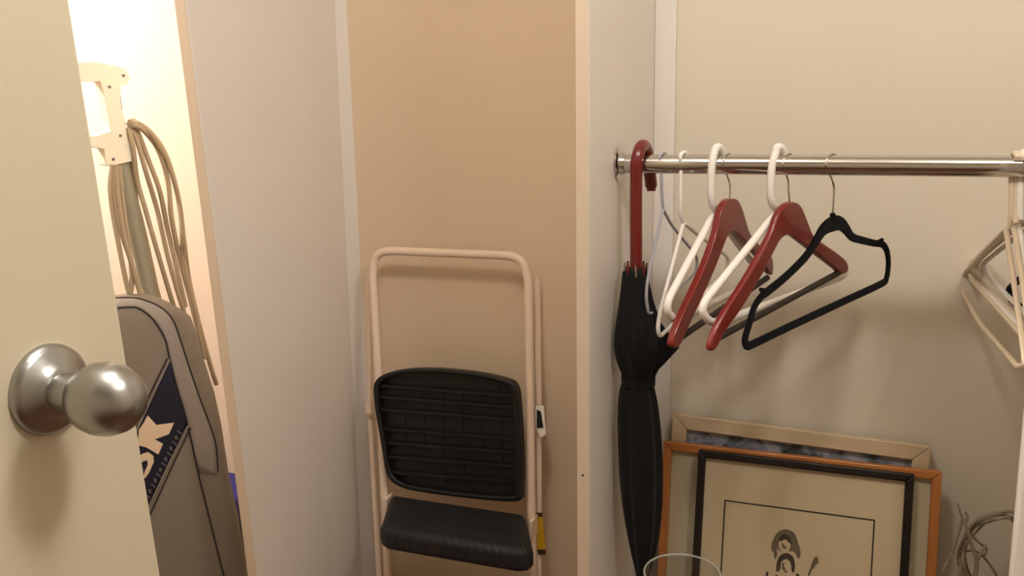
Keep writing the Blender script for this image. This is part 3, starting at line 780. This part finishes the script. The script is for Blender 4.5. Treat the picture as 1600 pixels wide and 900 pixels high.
# navy diagonal band with cream lettering
band('navy_band', [(265, 559), (240, 612), (218, 660), (190, 718), (160, 780)], [(294, 662), (262, 728), (236, 785), (205, 850), (178, 905)], M_navy, 20, 8, 0.0012)
pipe('band_edge', [(265, 561), (242, 610), (218, 662), (190, 722), (160, 785)], 0.0022, M_silver, 0.0025)
pipe('band_edge', [(294, 664), (264, 724), (236, 784), (205, 848), (178, 905)], 0.0022, M_silver, 0.0025)
pipe('band_seam', [(298, 668), (268, 730), (240, 792), (209, 856)], 0.0016, M_pipe, 0.0015)
pipe('band_seam', [(261, 560), (238, 608), (214, 660), (186, 720)], 0.0016, M_pipe, 0.0015)
def decal(name, pts, m=None, off=0.0022):
    """flat lettering cut from quads laid on the cloth"""
    vs = [onbag(x, y, off) for x, y in pts]
    o = MB().prism([vs], bn * 0.0004).obj(name, m or M_cream, bag, smooth=False); return o
c8 = lambda pts: [(180 + x / 3.4615, 560 + y / 3.4615) for x, y in pts]
decal('letter', c8([(128, 385), (158, 340), (175, 306), (222, 358), (318, 346), (290, 408), (214, 436), (258, 460), (233, 518), (190, 492), (165, 478), (120, 468)]))
decal('letter', c8([(110, 540), (150, 512), (178, 505), (206, 525), (208, 560), (182, 618), (164, 642), (150, 650), (158, 612), (176, 572), (172, 548), (150, 556), (118, 580)]))
random.seed(3)
for i in range(13):                       # small outlined line of print along the band
    t = i / 12; x = lerp(281, 232, t); y = lerp(676, 776, t)
    decal('small_print', [(x - 4.5, y - 3.5), (x - 3.6, y - 4.2), (x + 3.2 - 2 * (i % 2), y + 1.6), (x + 2.4 - 2 * (i % 2), y + 2.6)], M_silver)
    if i % 2: decal('small_print', [(x - 4, y + 1), (x - 1, y - 4), (x + 0.2, y - 3.4), (x - 3, y + 2)], M_silver)
# floor head
q = foot - vbase
hm = MB()
fwd = Vector((0.55, -0.83, 0)).normalized(); rt = Vector((0.83, 0.55, 0))
cz_ = Vector((-0.02, 0.02, 0))
pts = [cz_ + rt * a + fwd * b for a, b in ((-.15, -.10), (.13, -.10), (.15, .02), (.15, .09), (.13, .11), (-.13, .11), (-.15, .09))]
hm.prism([[p + Vector((0, 0, 0.004)) for p in pts]], (0, 0, 0.075)).obj('floor_head', M_vacgrey, vac, bevel=0.012, seg=3)
MB().sweep([cz_ + Vector((0, 0, 0.06)), bp_(290, 985)], 0.025, n=16).obj('swivel_neck', M_vacgrey, vac)

# ================================================================== BLUE-LIDDED DARK BOX behind the vacuum
bx = at(372, 840, 1.80)
box = empty('storage_box', (bx.x - 0.06, 1.80, 0), 'dark box with a royal blue lid standing behind the vacuum bag', 'box')
zt_ = at(372, 778, 1.80).z; zm = at(372, 812, 1.80).z
MB().box((-0.16, -0.02, 0), (0.075, 0.13, zm)).obj('body', M_dark, box, bevel=0.006)
MB().box((-0.165, -0.025, zm), (0.078, 0.135, zt_)).obj('lid', M_blue, box, bevel=0.008)

# ================================================================== LAMPS (outside the frame)
hl = empty('ceiling_lamp', (0.07, 0.62, 2.4), 'brushed metal two-bulb lamp on the ceiling above the open door', 'lamp')
MB().sweep([(-0.43, 0, -0.055), (0.43, 0, -0.055)], 0.010, n=12).obj('arm', M_steel, hl)
MB().lathe((0, 0, 0), (0, 0, -1), [(0.07, 0), (0.07, 0.02), (0.04, 0.035), (0.03, 0.06), (0, 0.06)], 28).obj('mount', M_steel, hl)
